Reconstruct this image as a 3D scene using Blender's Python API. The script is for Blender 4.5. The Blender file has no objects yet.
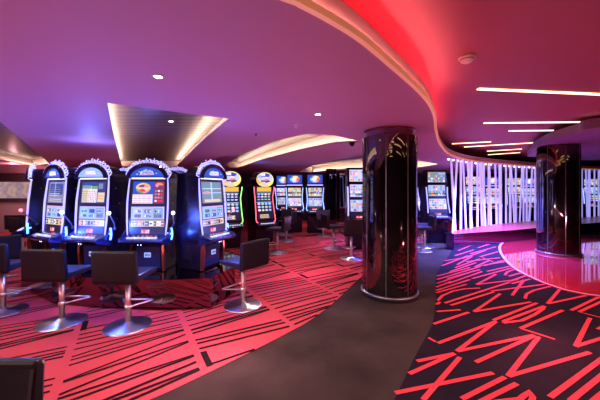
import bpy, math, random
from mathutils import Vector, Matrix
from mathutils.geometry import tessellate_polygon
random.seed(7)
SC = bpy.context.scene
COL = SC.collection
F, H, YH = 290.0, 1.40, 190.0
ZL, ZH = 2.20, 2.60            # lower and upper ceiling

def gnd(px, py):
    d = F * H / (py - YH); return ((px - 300) / F * d, d)
def cl(px, py, z=ZL):
    d = F * (z - H) / (YH - py); return ((px - 300) / F * d, d)

# ---------------------------------------------------------------- materials
MATS = {}
def _new(name):
    m = bpy.data.materials.new(name); m.use_nodes = True
    return m, m.node_tree, m.node_tree.nodes['Principled BSDF']
def pr(name, col, rough=.5, metal=0., coat=0., em=None, es=0., noise=0., nscale=30., bump=0.):
    if name in MATS: return MATS[name]
    m, nt, b = _new(name)
    b.inputs['Base Color'].default_value = (*col, 1)
    b.inputs['Roughness'].default_value = rough
    b.inputs['Metallic'].default_value = metal
    b.inputs['Coat Weight'].default_value = coat
    b.inputs['Coat Roughness'].default_value = .05
    if em:
        b.inputs['Emission Color'].default_value = (*em, 1)
        b.inputs['Emission Strength'].default_value = es
    if noise or bump:
        tc = nt.nodes.new('ShaderNodeTexCoord'); n = nt.nodes.new('ShaderNodeTexNoise')
        n.inputs['Scale'].default_value = nscale; n.inputs['Detail'].default_value = 4
        nt.links.new(tc.outputs['Object'], n.inputs['Vector'])
        if noise:
            r = nt.nodes.new('ShaderNodeValToRGB')
            r.color_ramp.elements[0].position = .3; r.color_ramp.elements[1].position = .7
            r.color_ramp.elements[0].color = (*[c * (1 - noise) for c in col], 1)
            r.color_ramp.elements[1].color = (*[min(1, c * (1 + noise)) for c in col], 1)
            nt.links.new(n.outputs['Fac'], r.inputs['Fac']); nt.links.new(r.outputs['Color'], b.inputs['Base Color'])
        if bump:
            bp = nt.nodes.new('ShaderNodeBump'); bp.inputs['Strength'].default_value = bump
            nt.links.new(n.outputs['Fac'], bp.inputs['Height']); nt.links.new(bp.outputs['Normal'], b.inputs['Normal'])
    MATS[name] = m
    return m
def em(name, col, s):
    return pr(name, (.02, .02, .02), .4, em=col, es=s)

M = {}
def carpet(name, col, rough, var, big, sheen=0.):
    """woven pile: fine and large mottling of one colour"""
    m, nt, b = _new(name)
    tc = nt.nodes.new('ShaderNodeTexCoord')
    n1 = nt.nodes.new('ShaderNodeTexNoise'); n1.inputs['Scale'].default_value = big; n1.inputs['Detail'].default_value = 6
    n2 = nt.nodes.new('ShaderNodeTexNoise'); n2.inputs['Scale'].default_value = 160
    mx = nt.nodes.new('ShaderNodeMath'); mx.operation = 'ADD'
    ml = nt.nodes.new('ShaderNodeMath'); ml.operation = 'MULTIPLY'; ml.inputs[1].default_value = .45
    r = nt.nodes.new('ShaderNodeValToRGB'); r.color_ramp.elements[0].position = .5; r.color_ramp.elements[1].position = .95
    r.color_ramp.elements[0].color = (*[c * (1 - var) for c in col], 1); r.color_ramp.elements[1].color = (*[c * (1 + var) for c in col], 1)
    for n in (n1, n2): nt.links.new(tc.outputs['Object'], n.inputs['Vector'])
    nt.links.new(n2.outputs['Fac'], ml.inputs[0]); nt.links.new(n1.outputs['Fac'], mx.inputs[0]); nt.links.new(ml.outputs[0], mx.inputs[1])
    nt.links.new(mx.outputs[0], r.inputs['Fac']); nt.links.new(r.outputs['Color'], b.inputs['Base Color'])
    bp = nt.nodes.new('ShaderNodeBump'); bp.inputs['Strength'].default_value = .15; bp.inputs['Distance'].default_value = .004
    nt.links.new(n2.outputs['Fac'], bp.inputs['Height']); nt.links.new(bp.outputs['Normal'], b.inputs['Normal'])
    b.inputs['Roughness'].default_value = rough
    b.inputs['Specular IOR Level'].default_value = .15
    return m
M['dark_carpet'] = carpet('dark_carpet', (.052, .035, .031), .95, .45, 1.7)
M['black_carpet'] = carpet('black_carpet', (.020, .012, .022), .95, .3, 2)
M['stroke_black'] = carpet('stroke_black', (.022, .010, .013), .95, .2, 3)
M['red_carpet'] = carpet('red_carpet', (.50, .070, .085), .9, .12, 1.1)
M['stroke_red'] = carpet('stroke_red', (.72, .060, .085), .9, .1, 2)

def tile_mat(name, c1, c2, line, scale, rough, coat):
    m, nt, b = _new(name)
    tc = nt.nodes.new('ShaderNodeTexCoord'); br = nt.nodes.new('ShaderNodeTexBrick')
    br.offset = 0; br.inputs['Scale'].default_value = scale
    br.inputs['Mortar Size'].default_value = .008; br.inputs['Brick Width'].default_value = .5; br.inputs['Row Height'].default_value = .5
    br.inputs['Color1'].default_value = (*c1, 1); br.inputs['Color2'].default_value = (*c2, 1); br.inputs['Mortar'].default_value = (*line, 1)
    nt.links.new(tc.outputs['Object'], br.inputs['Vector']); nt.links.new(br.outputs['Color'], b.inputs['Base Color'])
    b.inputs['Roughness'].default_value = rough; b.inputs['Coat Weight'].default_value = coat; b.inputs['Coat Roughness'].default_value = .03
    b.inputs['Specular IOR Level'].default_value = .9
    return m
M['marble'] = tile_mat('red_marble', (.62, .035, .06), (.70, .05, .075), (.30, .015, .03), 1.4, .08, 1.)
def wood_mat(name):
    m, nt, b = _new(name)
    tc = nt.nodes.new('ShaderNodeTexCoord'); mp = nt.nodes.new('ShaderNodeMapping')
    mp.inputs['Rotation'].default_value = (0, 0, math.radians(6)); mp.inputs['Scale'].default_value = (.35, 6, 1)
    w = nt.nodes.new('ShaderNodeTexNoise'); w.inputs['Scale'].default_value = 2.2; w.inputs['Detail'].default_value = 5
    wv = nt.nodes.new('ShaderNodeTexWave'); wv.wave_type = 'BANDS'; wv.bands_direction = 'Y'; wv.inputs['Scale'].default_value = 1.6
    nt.links.new(tc.outputs['Object'], mp.inputs['Vector']); nt.links.new(mp.outputs[0], w.inputs['Vector'])
    nt.links.new(tc.outputs['Object'], wv.inputs['Vector'])
    ad = nt.nodes.new('ShaderNodeMath'); ad.operation = 'MULTIPLY'
    r = nt.nodes.new('ShaderNodeValToRGB'); r.color_ramp.elements[0].position = .02; r.color_ramp.elements[1].position = .55
    r.color_ramp.elements[0].color = (.085, .058, .062, 1); r.color_ramp.elements[1].color = (.17, .125, .125, 1)
    nt.links.new(w.outputs['Fac'], ad.inputs[0]); nt.links.new(wv.outputs['Fac'], ad.inputs[1])
    nt.links.new(ad.outputs[0], r.inputs['Fac']); nt.links.new(r.outputs['Color'], b.inputs['Base Color'])
    b.inputs['Roughness'].default_value = .45
    return m
M['ledge_top'] = tile_mat('ledge_marble', (.62, .05, .09), (.66, .06, .10), (.4, .03, .05), 1.4, .3, .15)
M['wood'] = wood_mat('slatted_wood')
def noise_em(name, cols, scale, s, vor=True):
    """backlit print: small blocks of colour"""
    m, nt, b = _new(name)
    tc = nt.nodes.new('ShaderNodeTexCoord')
    v = nt.nodes.new('ShaderNodeTexVoronoi' if vor else 'ShaderNodeTexNoise'); v.inputs['Scale'].default_value = scale
    if vor: v.distance = 'CHEBYCHEV'; v.inputs['Randomness'].default_value = .55
    nt.links.new(tc.outputs['Object'], v.inputs['Vector'])
    r = nt.nodes.new('ShaderNodeValToRGB'); r.color_ramp.interpolation = 'CONSTANT' if vor else 'LINEAR'
    el = r.color_ramp.elements
    while len(el) < len(cols): el.new(.5)
    for i, c in enumerate(cols): el[i].position = (i / len(cols)) if vor else .3 + .4 * i / (len(cols) - 1); el[i].color = (*c, 1)
    if vor:
        sp = nt.nodes.new('ShaderNodeSeparateColor'); nt.links.new(v.outputs['Color'], sp.inputs[0]); nt.links.new(sp.outputs[0], r.inputs['Fac'])
    else: nt.links.new(v.outputs['Fac'], r.inputs['Fac'])
    nt.links.new(r.outputs['Color'], b.inputs['Emission Color']); b.inputs['Emission Strength'].default_value = s
    b.inputs['Base Color'].default_value = (.02, .02, .02, 1); b.inputs['Roughness'].default_value = .2
    return m

M['ceil_low'] = pr('ceiling_low_lit_pink', (.52, .26, .34), .6)  # pinkish light on a neutral ceiling is put into this colour
M['ceil_high'] = pr('ceiling_paint_high', (.37, .12, .135), .6)
M['recess_side'] = pr('recess_side', (.60, .48, .46), .6)
M['soffit'] = pr('soffit_paint', (.24, .15, .26), .6)
M['fascia'] = pr('fascia_paint', (.66, .42, .42), .5)
M['lip'] = pr('lip_tan_glow', (.85, .52, .32), .4, em=(1., .42, .22), es=.22)  # emission lifts the dim trim; the lip is no lamp
M['band'] = pr('pale_band', (.8, .5, .55), .5, em=(1., .48, .48), es=.8)
M['mirror'] = pr('black_mirror', (.006, .003, .004), .03)
M['mirror'].node_tree.nodes['Principled BSDF'].inputs['IOR'].default_value = 2.5
M['plinth'] = pr('plinth_gloss', (.24, .15, .18), .06, 1.)
M['chrome'] = pr('brushed_steel', (.80, .70, .66), .34, 1.)
M['disc'] = pr('steel_disc', (.70, .66, .68), .28, 1.)
M['leather'] = pr('dark_leather', (.007, .0045, .010), .45, bump=.05, nscale=120)
M['seat_leather_lit'] = pr('seat_leather_lit', (.03, .022, .04), .38, bump=.05, nscale=120)  # same leather as the backs, lightened so blue light shows on seats
M['black'] = pr('black_plastic', (.012, .010, .016), .35)
M['cabinet'] = pr('cabinet_black', (.012, .008, .016), .26)
M['gloss'] = pr('gloss_black', (.016, .018, .06), .08, coat=1.)
M['copper'] = pr('dark_copper', (.30, .09, .06), .3, .8)
M['brass'] = pr('brass', (.7, .42, .18), .3, 1.)
M['grey'] = pr('grey_metal', (.25, .24, .28), .35, .8)
M['base_panel'] = pr('base_panel', (.008, .015, .06), .25, em=(.02, .05, .35), es=.08)  # faint blue emission stands for blue light falling on the panel
M['glass'] = pr('screen_glass', (.01, .01, .02), .08)
M['white_plastic'] = pr('white_plastic', (.8, .75, .72), .5)
M['wall'] = pr('mauve_wall', (.38, .22, .24), .6)
M['wall_dark'] = pr('dark_wall', (.05, .025, .035), .6)
M['neon_white'] = em('neon_white', (.40, .36, 1.), 1.5)
M['header'] = em('header_light', (.66, .62, 1.), 1.6)
M['neon_blue'] = em('neon_blue', (.20, .30, 1.), 2.6)
M['neon_green'] = em('neon_green', (.42, 1., .25), 1.4)
M['neon_red'] = em('neon_red', (1., .12, .18), 1.9)
M['led_blue'] = em('led_blue', (.06, .16, 1.), 7)
M['ball_white'] = em('ball_white', (.50, .62, 1.), 5)
M['ball_red'] = em('ball_red', (1., .10, .16), 5)
M['warm'] = em('warm_led', (1., .82, .58), 27)
M['warm_slit'] = em('warm_slit', (1., .60, .30), 3.6)
M['red_led'] = em('red_led', (1., .085, .12), 14)
M['downlight'] = em('downlight_lamp', (1., .85, .75), 14)
M['topper'] = pr('frosted_topper', (.35, .35, .7), .35, em=(.50, .48, 1.), es=1.1)
M['rod'] = pr('rod_white_glow', (.75, .70, .85), .45, em=(.44, .42, .98), es=.55)  # lavender emission stands for lamp light on the rods
P = dict(
    blue=em('s_blue', (.03, .09, .55), 1.0), lblue=em('s_lblue', (.35, .48, 1.), .95), lav=em('s_lav', (.56, .56, 1.), 1.05),
    white=em('s_white', (.85, .80, .95), .95), cream=em('s_cream', (.95, .78, .50), .75), gold=em('s_gold', (1., .55, .10), .85),
    red=em('s_red', (.85, .05, .08), .9), pink=em('s_pink', (.95, .35, .48), .8), purp=em('s_purp', (.30, .07, .32), .7),
    green=em('s_green', (.25, .60, .30), .6), dark=em('s_dark', (.006, .006, .04), .8), navy=em('s_navy', (.04, .06, .25), .9),
    grey=em('s_grey', (.30, .30, .46), .8), teal=em('s_teal', (.22, .45, .55), .7), sky=em('s_sky', (.30, .60, 1.), 1.0),
    yell=em('s_yell', (1., .85, .2), 1.0), maroon=em('s_maroon', (.32, .05, .12), .8), orange=em('s_orange', (1., .35, .08), .9))
PK = list(P); PM = [P[k] for k in PK]

# ---------------------------------------------------------------- mesh helpers
class MB:
    def __init__(s): s.v = []; s.f = []; s.m = []; s.X = Matrix.Identity(4)
    def add(s, vs, fs, mi=0):
        o = len(s.v); s.v += [tuple(s.X @ Vector(p)) for p in vs]
        for f in fs: s.f.append([i + o for i in f]); s.m.append(mi)
    def box(s, x0, x1, y0, y1, z0, z1, mi=0):
        s.add([(x, y, z) for z in (z0, z1) for y in (y0, y1) for x in (x0, x1)],
              [(0, 2, 3, 1), (4, 5, 7, 6), (0, 1, 5, 4), (2, 6, 7, 3), (0, 4, 6, 2), (1, 3, 7, 5)], mi)
    def tube(s, pts, r, n=8, mi=0, closed=False, flat=1.):
        P_ = [Vector(p) for p in pts]; k = len(P_); rings = []
        up = Vector((0, 0, 1))
        for i, p in enumerate(P_):
            a = P_[i - 1] if (i or closed) else p; b = P_[(i + 1) % k] if (i < k - 1 or closed) else p
            t = (b - a).normalized()
            ref = up if abs(t.z) < .9 else Vector((0, 1, 0))
            if i and abs(t.dot(lastref)) < .95: ref = lastref
            lastref = ref
            u = t.cross(ref).normalized(); w = u.cross(t)
            rr = r[i] if isinstance(r, (list, tuple)) else r
            rings.append([p + (u * math.cos(2 * math.pi * j / n) + w * math.sin(2 * math.pi * j / n) * flat) * rr for j in range(n)])
        vs = [q for R_ in rings for q in R_]; fs = []
        for i in range(k if closed else k - 1):
            for j in range(n):
                a, b = i * n + j, i * n + (j + 1) % n; c, d = ((i + 1) % k) * n + (j + 1) % n, ((i + 1) % k) * n + j
                fs.append((a, b, c, d))
        if not closed: fs += [tuple(range(n - 1, -1, -1)), tuple(range((k - 1) * n, k * n))]
        s.add(vs, fs, mi)
    def lathe(s, prof, n=32, mi=0, cx=0, cy=0, cap=True):
        vs = [(cx + r * math.cos(2 * math.pi * j / n), cy + r * math.sin(2 * math.pi * j / n), z) for r, z in prof for j in range(n)]
        fs = [(i * n + j, i * n + (j + 1) % n, (i + 1) * n + (j + 1) % n, (i + 1) * n + j) for i in range(len(prof) - 1) for j in range(n)]
        if cap: fs += [tuple(range(n - 1, -1, -1)), tuple(range((len(prof) - 1) * n, len(prof) * n))]
        s.add(vs, fs, mi)
    def ball(s, c, r, mi=0, n=12, sz=1.):
        m = n // 2
        vs = [(c[0] + r * math.sin(math.pi * i / m) * math.cos(2 * math.pi * j / n), c[1] + r * math.sin(math.pi * i / m) * math.sin(2 * math.pi * j / n), c[2] + sz * r * math.cos(math.pi * i / m)) for i in range(m + 1) for j in range(n)]
        s.add(vs, [(i * n + j, (i + 1) * n + j, (i + 1) * n + (j + 1) % n, i * n + (j + 1) % n) for i in range(m) for j in range(n)], mi)
    def loft(s, st, mi=0, cap=True, tb=1.):
        """st: rows of (z, half width, y front, y back)"""
        vs = []
        for z, w, yf, yb in st: vs += [(-w, yf, z), (w, yf, z), (w * tb, yb, z), (-w * tb, yb, z)]
        fs = [(i * 4 + j, i * 4 + (j + 1) % 4, i * 4 + 4 + (j + 1) % 4, i * 4 + 4 + j) for i in range(len(st) - 1) for j in range(4)]
        if cap: fs += [(3, 2, 1, 0), tuple(range(len(st) * 4 - 4, len(st) * 4))]
        s.add(vs, fs, mi)
    def prism_x(s, prof, x0, x1, mi=0):
        n = len(prof)
        vs = [(x0, y, z) for y, z in prof] + [(x1, y, z) for y, z in prof]
        s.add(vs, [tuple(range(n)), tuple(range(2 * n - 1, n - 1, -1))] + [(i, i + n, (i + 1) % n + n, (i + 1) % n) for i in range(n)], mi)
    def prism_y(s, prof, y0, y1, mi=0):
        n = len(prof)
        vs = [(x, y0, z) for x, z in prof] + [(x, y1, z) for x, z in prof]
        s.add(vs, [tuple(range(n)), tuple(range(2 * n - 1, n - 1, -1))] + [(i, i + n, (i + 1) % n + n, (i + 1) % n) for i in range(n)], mi)
    def prism_z(s, poly, z0, z1, mi=0, holes=()):
        loops = [list(poly)] + [list(h) for h in holes]
        flat = [p for l in loops for p in l]; k = len(flat)
        tri = tessellate_polygon([[Vector((p[0], p[1], 0)) for p in l] for l in loops])
        if z1 is None: s.add([(x, y, z0) for x, y in flat], [tuple(t) for t in tri], mi); return
        vs = [(x, y, z0) for x, y in flat] + [(x, y, z1) for x, y in flat]
        fs = [tuple(t) for t in tri] + [tuple(i + k for i in reversed(t)) for t in tri]
        o = 0
        for l in loops:
            n = len(l); fs += [(o + i, o + (i + 1) % n, o + (i + 1) % n + k, o + i + k) for i in range(n)]; o += n
        s.add(vs, fs, mi)
    def ribbon(s, path, z0, z1, mi=0):
        """upright strip over a floor path"""
        n = len(path)
        s.add([(x, y, z0) for x, y in path] + [(x, y, z1) for x, y in path], [(i, i + 1, i + 1 + n, i + n) for i in range(n - 1)], mi)
    def strip(s, A, B, z, mi=0, z2=None):
        n = len(A)
        s.add([(x, y, z) for x, y in A] + [(x, y, z if z2 is None else z2) for x, y in B], [(i, i + 1, i + 1 + n, i + n) for i in range(n - 1)], mi)
    def build(s, name, mats, parent=None, smooth=False, bevel=0.):
        me = bpy.data.meshes.new(name); me.from_pydata(s.v, [], s.f)
        if not isinstance(mats, (list, tuple)): mats = [mats]
        for m in mats: me.materials.append(m)
        me.polygons.foreach_set('material_index', s.m)
        if smooth: me.polygons.foreach_set('use_smooth', [True] * len(s.f))
        me.update()
        o = bpy.data.objects.new(name, me); COL.objects.link(o)
        if parent: o.parent = parent
        if bevel:
            b = o.modifiers.new('bevel', 'BEVEL'); b.width = bevel; b.segments = 2; b.limit_method = 'ANGLE'
        return o
def tag(o, label=None, cat=None, group=None, kind=None):
    if label: o['label'] = label
    if cat: o['category'] = cat
    if group: o['group'] = group
    if kind: o['kind'] = kind
    return o
def empty(name, loc, rz, label, cat, group=None):
    o = bpy.data.objects.new(name, None); COL.objects.link(o); o.empty_display_size = .1
    o.location = loc; o.rotation_euler = (0, 0, rz)
    return tag(o, label, cat, group)
def spline(pts, n=8):
    out = []
    P_ = [Vector(p) for p in pts]
    for i in range(len(P_) - 1):
        a = P_[max(0, i - 1)]; b = P_[i]; c = P_[i + 1]; d = P_[min(len(P_) - 1, i + 2)]
        for k in range(n):
            t = k / n
            out.append(tuple(.5 * ((2 * b) + (c - a) * t + (2 * a - 5 * b + 4 * c - d) * t * t + (3 * b - a - 3 * c + d) * t ** 3)))
    out.append(tuple(P_[-1])); return out
def offset(path, d):
    """shift a floor path by d to its right"""
    out = []
    for i, p in enumerate(path):
        a = path[max(0, i - 1)]; b = path[min(len(path) - 1, i + 1)]
        t = Vector((b[0] - a[0], b[1] - a[1])).normalized(); out.append((p[0] + t.y * d, p[1] - t.x * d))
    return out
def inside(p, poly):
    x, y = p; r = False; n = len(poly)
    for i in range(n):
        x1, y1 = poly[i]; x2, y2 = poly[i - 1]
        if (y1 > y) != (y2 > y) and x < (x2 - x1) * (y - y1) / (y2 - y1) + x1: r = not r
    return r
ZC = [0]
def stroke(mb, pts, w, z, mi, keep=None, step=.05):
    """flat band of width w along floor points, cut where keep() is false"""
    ZC[0] = (ZC[0] + 1) % 40; z += ZC[0] * 4e-5
    path = []
    for a, b in zip(pts[:-1], pts[1:]):
        n = max(1, int(math.dist(a, b) / step))
        path += [(a[0] + (b[0] - a[0]) * i / n, a[1] + (b[1] - a[1]) * i / n) for i in range(n)]
    path.append(pts[-1])
    L, R = offset(path, -w / 2), offset(path, w / 2)
    for i in range(len(path) - 1):
        mid = ((path[i][0] + path[i + 1][0]) / 2, (path[i][1] + path[i + 1][1]) / 2)
        if keep is None or keep(mid):
            mb.add([(*L[i], z), (*R[i], z), (*R[i + 1], z), (*L[i + 1], z)], [(0, 1, 2, 3)], mi)

# ================================================================ SETTING
def structure(mb, name, mats, **k): return tag(mb.build(name, mats, **k), kind='structure')
b = MB(); b.add([(-14, -7, 0), (16, -7, 0), (16, 15, 0), (-14, 15, 0)], [(0, 1, 2, 3)])
structure(b, 'floor', M['dark_carpet'])
# red carpet with black strokes
edge = [gnd(60, 440), gnd(110, 415), gnd(160, 396), gnd(207, 373.7), gnd(260, 347.5), gnd(290, 332), gnd(311, 320), gnd(337, 300), gnd(362.7, 276), gnd(392, 256), gnd(418, 242.5), gnd(449, 235)]
redp = spline([(-6, .4)] + edge + [(4.6, 9.6)], 6) + [(10, 13.6), (-11.5, 13.6), (-11.5, .4)]
b = MB(); b.prism_z(redp, .004, None)
pu, pv = Vector((.86, .51)).normalized(), Vector((-.51, .86)).normalized()
def uv(u, v): q = pu * u + pv * v; return (q.x, q.y)
cut = lambda p: inside(p, redp) and math.hypot(p[0], p[1]) < 11
for ci in range(-8, 12):
    u0 = -.435 + .943 * ci + .03; u1 = u0 + .943 - .06
    v = -4 + random.random() * .3
    while v < 13:
        w = random.uniform(.020, .029); k = random.random()
        if k < .30:                                   # parallel pair or triple
            sl = random.uniform(-.10, .12)
            for j in range(random.choice((2, 3, 3))):
                stroke(b, [uv(u0, v), uv(u1, v + sl)], w, .0065, 1, cut); v += random.uniform(.065, .10)
            v += max(0, -sl) + .03
        elif k < .62:                                 # zigzag, as of stretched letters
            d = random.uniform(.12, .28)
            stroke(b, [uv(u0, v), uv(u1, v + d)], w, .0065, 1, cut)
            stroke(b, [uv(u0, v + d * .55), uv(u1, v + d + .02)], w, .0066, 1, cut)
            if random.random() < .5: stroke(b, [uv(u0, v + d * .6), uv(u1, v + d * 1.6)], w, .0067, 1, cut); v += d * .5
            v += d * .9
        elif k < .85:                                 # bowed stroke
            h = random.uniform(.05, .12)
            stroke(b, [uv(u0 + (u1 - u0) * t, v + h * math.sin(math.pi * t * .62)) for t in [i / 12 for i in range(13)]], w, .0065, 1, cut)
            v += random.uniform(.10, .14)
            stroke(b, [uv(u0, v), uv(u1, v + .03)], w, .0065, 1, cut); v += .11
        else:                                         # foot of an L beside the seam
            stroke(b, [uv(u0 + .02, v), uv(u0 + .02, v + .24)], .05, .0066, 1, cut)
            stroke(b, [uv(u0, v + .02), uv(u1, v + .08)], w, .0065, 1, cut)
            v += .30
structure(b, 'floor_red_carpet', [M['red_carpet'], M['stroke_black']])
# stage of red marble
stage = spline([gnd(700, 302), gnd(640, 300), gnd(600, 297.5), gnd(565, 291), gnd(535, 280.5), gnd(512, 268), gnd(501, 256), gnd(498.5, 247), gnd(504, 241), (5.9, 8.35), (7.2, 8.85), (9, 8.8), (11, 8.0)], 6) + [(13, 6), (13, 3)]
b = MB(); b.prism_z(stage, .0, .016)
structure(b, 'floor_marble', M['marble'])
n_ = len(stage)
b = MB(); sp_ = stage[:-2]; b.strip(offset(sp_, -.0), offset(sp_, .05), .0175)
structure(b, 'trim_1', pr('stage_edge', (.85, .35, .42), .2))
# black lettered carpet
blk = spline([gnd(392, 405), gnd(405, 378), gnd(415, 357), gnd(427, 335), gnd(433, 322), gnd(435.5, 305), gnd(436, 290), gnd(436, 277), gnd(441, 266), gnd(448, 257), gnd(453, 248)], 5) + [gnd(453, 240), (7, 10.2), (12, 10.6), (15, 6), (15, -.4), (-.2, -.4), (.3, 1.2)]
b = MB(); b.prism_z(blk, .004, None)
keep = lambda p: inside(p, blk) and not inside(p, stage)
px_strokes = [
 [(395.3,393.9),(493.3,373.8)], [(460,358),(423,401)], [(417,362),(454.7,354.2)], [(409.3,374.6),(454.7,354.2)], [(438,344),(496,322)],
 [(496,322),(457,352)], [(457,352),(534,335.8)], [(475.8,363),(534,336.5)], [(461.8,400),(505,378)], [(480,403),(517,384.5)], [(440,410),(520,400)],
 [(538.8,337.4),(508,377)], [(508,377),(590,353)], [(575.5,347),(604,338)], [(590,318.5),(575.5,347)], [(550,398),(604,358)], [(570,402),(606,373)],
 [(592,403),(608,390)], [(515,404),(524,396.5),(531,392),(533,397),(531,404)], [(433.5,324.5),(468.8,312.8)], [(436.5,312),(460.5,310.3)],
 [(437.7,301),(442.5,296),(453,291.5),(465,289.2),(480,288.5)], [(436.5,305),(440,302.5)], [(444.8,303.5),(510,282.5)], [(450.8,305.8),(494,292.3)],
 [(500.3,294.2),(474,312.2)], [(474,312.2),(531,302.5)], [(493.5,320.7),(537,303.5)], [(503,322),(544.5,306.5)],
 [(503,323.5),(522,321),(535,315),(543,309.5),(544.5,306.5)], [(563,310.7),(520.5,329)], [(561,288.5),(547.5,304.2)], [(547.5,304.2),(593,294.5)],
 [(571,311),(602,296)], [(579,312.5),(606,300)], [(525,299),(526.5,294.5),(534,290.8),(546,287.8),(559.5,285)], [(524,280.3),(512,296)],
 [(491,291.5),(545,284.7)], [(510,281.7),(526,276)], [(549,275),(537,281)], [(537,281),(556,278.5)], [(436,287.7),(452,281.7)], [(436,291),(470,280)],
 [(436,293.3),(466.5,284.8)], [(496,274.7),(476.5,285)], [(476.5,285),(518,280)], [(436.7,284),(475,271)], [(448,284),(482,272)], [(437,280),(480,267)],
 [(437,276.5),(470,268)], [(447,279),(480,270)], [(472,279),(520,266)], [(487,271.7),(520,264.2)], [(442,266),(468,256)], [(457,265),(472,256.7)], [(445,261),(470,257)], [(455,268),(480,259)],
 [(475,267),(490,260.5)], [(482,258),(493,262)], [(475,267),(505,262)], [(505,275.5),(507,272.5),(512,270.5),(519,269)], [(509,276.5),(524,272.5)], [(466,262),(500,258)],
 [(512,284),(530,279.5)], [(598,330),(612,322)], [(450,272),(476,263)], [(484,266),(510,259)], [(455,256),(474,250)], [(462,259),(486,250.5)],
 [(458,251),(470,246),(490,243)], [(470,254),(496,247)], [(478,248),(500,241)], [(458,243),(475,240),(492,236)], [(486,245),(500,239),(516,236)], [(498,243),(515,238)], [(500,237),(530,234)], [(460,247),(466,241),(462,237)], [(480,257),(498,252)]]
for s_ in px_strokes:
    thin = s_[0] == (579, 312.5)
    stroke(b, [gnd(*q) for q in s_], .036, .0065, 1, keep)
for s_ in ([(428.5,338.4),(435.9,342.6)], [(520.5,329),(555,340)], [(579,312.5),(604,319)]):
    stroke(b, [gnd(*q) for q in s_], .026, .0067, 1, keep)
rr = random.Random(3)
for _ in range(26):
    x, y = rr.uniform(5.6, 9), rr.uniform(7.4, 9.6)
    if x / y < .68: continue
    stroke(b, [(x, y), (x + rr.uniform(.3, .8), y + rr.uniform(-.2, .5))], .05, .0066, 1, keep)
rr = random.Random(5)
seen = lambda p: p[1] > .3 and abs(p[0] / p[1]) < 1.05 and F * H / p[1] + YH < 404
outk = lambda p: keep(p) and not seen(p)
for iy in range(14):                                                # the lettering goes on beyond the frame
    for ix in range(12):
        x, y = .9 + ix * .95 + (iy % 2) * .4, .2 + iy * .36
        if seen((x, y)): continue
        d = Vector((.80, .50)) * rr.uniform(.55, .85); e = Vector((-.28, .36)) * rr.uniform(.8, 1.1); o_ = Vector((x, y))
        k = rr.choice('MVXNL')
        P4 = [o_, o_ + d, o_ + e, o_ + d + e]
        for a_, c_ in {'M': ((0, 1), (1, 2), (2, 3)), 'V': ((0, 3), (3, 2)), 'X': ((0, 3), (1, 2)), 'N': ((0, 1), (0, 3), (2, 3)), 'L': ((0, 1), (1, 3))}[k]:
            stroke(b, [tuple(P4[a_]), tuple(P4[c_])], .036, .0065, 1, outk)
structure(b, 'floor_lettered_carpet', [M['black_carpet'], M['stroke_red']])

# lower ceiling with recesses
lip_pts = [(-12, -.4), (-4, .1), (-1.7, .55), (-.62, .95), cl(280, 0), cl(300, 8), cl(330, 24), cl(360, 43), cl(390, 68), cl(415, 90), cl(428, 105), cl(433.5, 118), cl(435, 132), cl(440, 146), cl(450, 155.5), cl(470, 161), cl(500, 164.2), cl(540, 167), cl(600, 170), (15, 12)]
lip = spline(lip_pts, 8)
recA = [cl(107, 103), cl(230, 119), cl(207, 137), cl(176, 166.5), cl(122, 166.5), cl(113, 133)]
recB = [cl(-70, 70), cl(-2, 120), cl(20, 138), cl(50, 164), cl(33, 166), cl(0, 160), (-11, 8), (-11, 2.3)]
recC = [cl(361, 141.5), cl(335, 143), cl(300, 150), cl(265, 159), cl(237, 168), cl(229, 168), cl(226, 164), cl(245, 153), cl(275, 141), cl(305, 134), cl(335, 135.5)]
recD = [cl(440, 164.5), cl(416, 168), cl(390, 168.3), cl(362, 168), cl(340, 169.5), cl(312, 172.3), cl(299, 171.8), cl(312, 165.5), cl(335, 160), cl(362, 156.5), cl(390, 157), cl(416, 160)]
b = MB(); b.prism_z(lip + [(15, 14.6), (-13, 14.6), (-13, -.4)], ZL, None, holes=[recA, recB, recC, recD])
structure(b, 'ceiling', M['ceil_low'])
b = MB(); b.ribbon(lip, ZL, ZL + .15); structure(b, 'trim_2', M['fascia'])
o1 = offset(lip, .03)
b = MB(); b.ribbon(o1, ZL - .002, ZL + .035); b.strip(lip, o1, ZL - .002); structure(b, 'trim_3', M['lip'])
b = MB(); b.strip(offset(lip, .006)[:92], offset(lip, .022)[:92], ZL + .012); structure(b, 'trim_5', em('pink_led', (1., .46, .46), 34))
# red and pink strips lying on the lower ceiling behind its lip
b = MB()
A_, B_ = offset(lip, -.16), offset(lip, -.10)
b.strip(A_[:104], B_[:104], ZL + .16); structure(b, 'trim_4', M['red_led'])
# upper ceiling
b = MB(); b.add([(-14, -7, ZH), (16, -7, ZH), (16, 15, ZH), (-14, 15, ZH)], [(3, 2, 1, 0)]); structure(b, 'ceiling.001', M['ceil_high'])
sof = spline([(6.5, 8.3), cl(531, 152, 2.36), cl(535, 147, 2.36), cl(550, 140, 2.36), cl(575, 133, 2.36), cl(600, 126.5, 2.36), (5.6, 3.4), (8, 2.6), (11, 3)], 6)
b = MB(); b.prism_z(sof + [(13, 5), (13, 9), (9, 9.4)], 2.36, 2.50); structure(b, 'ceiling.002', M['soffit'])
b = MB(); b.ribbon(offset(sof, -.004), 2.35, 2.46); structure(b, 'trim_7', pr('soffit_rim', (.35, .16, .12), .4))
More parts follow.
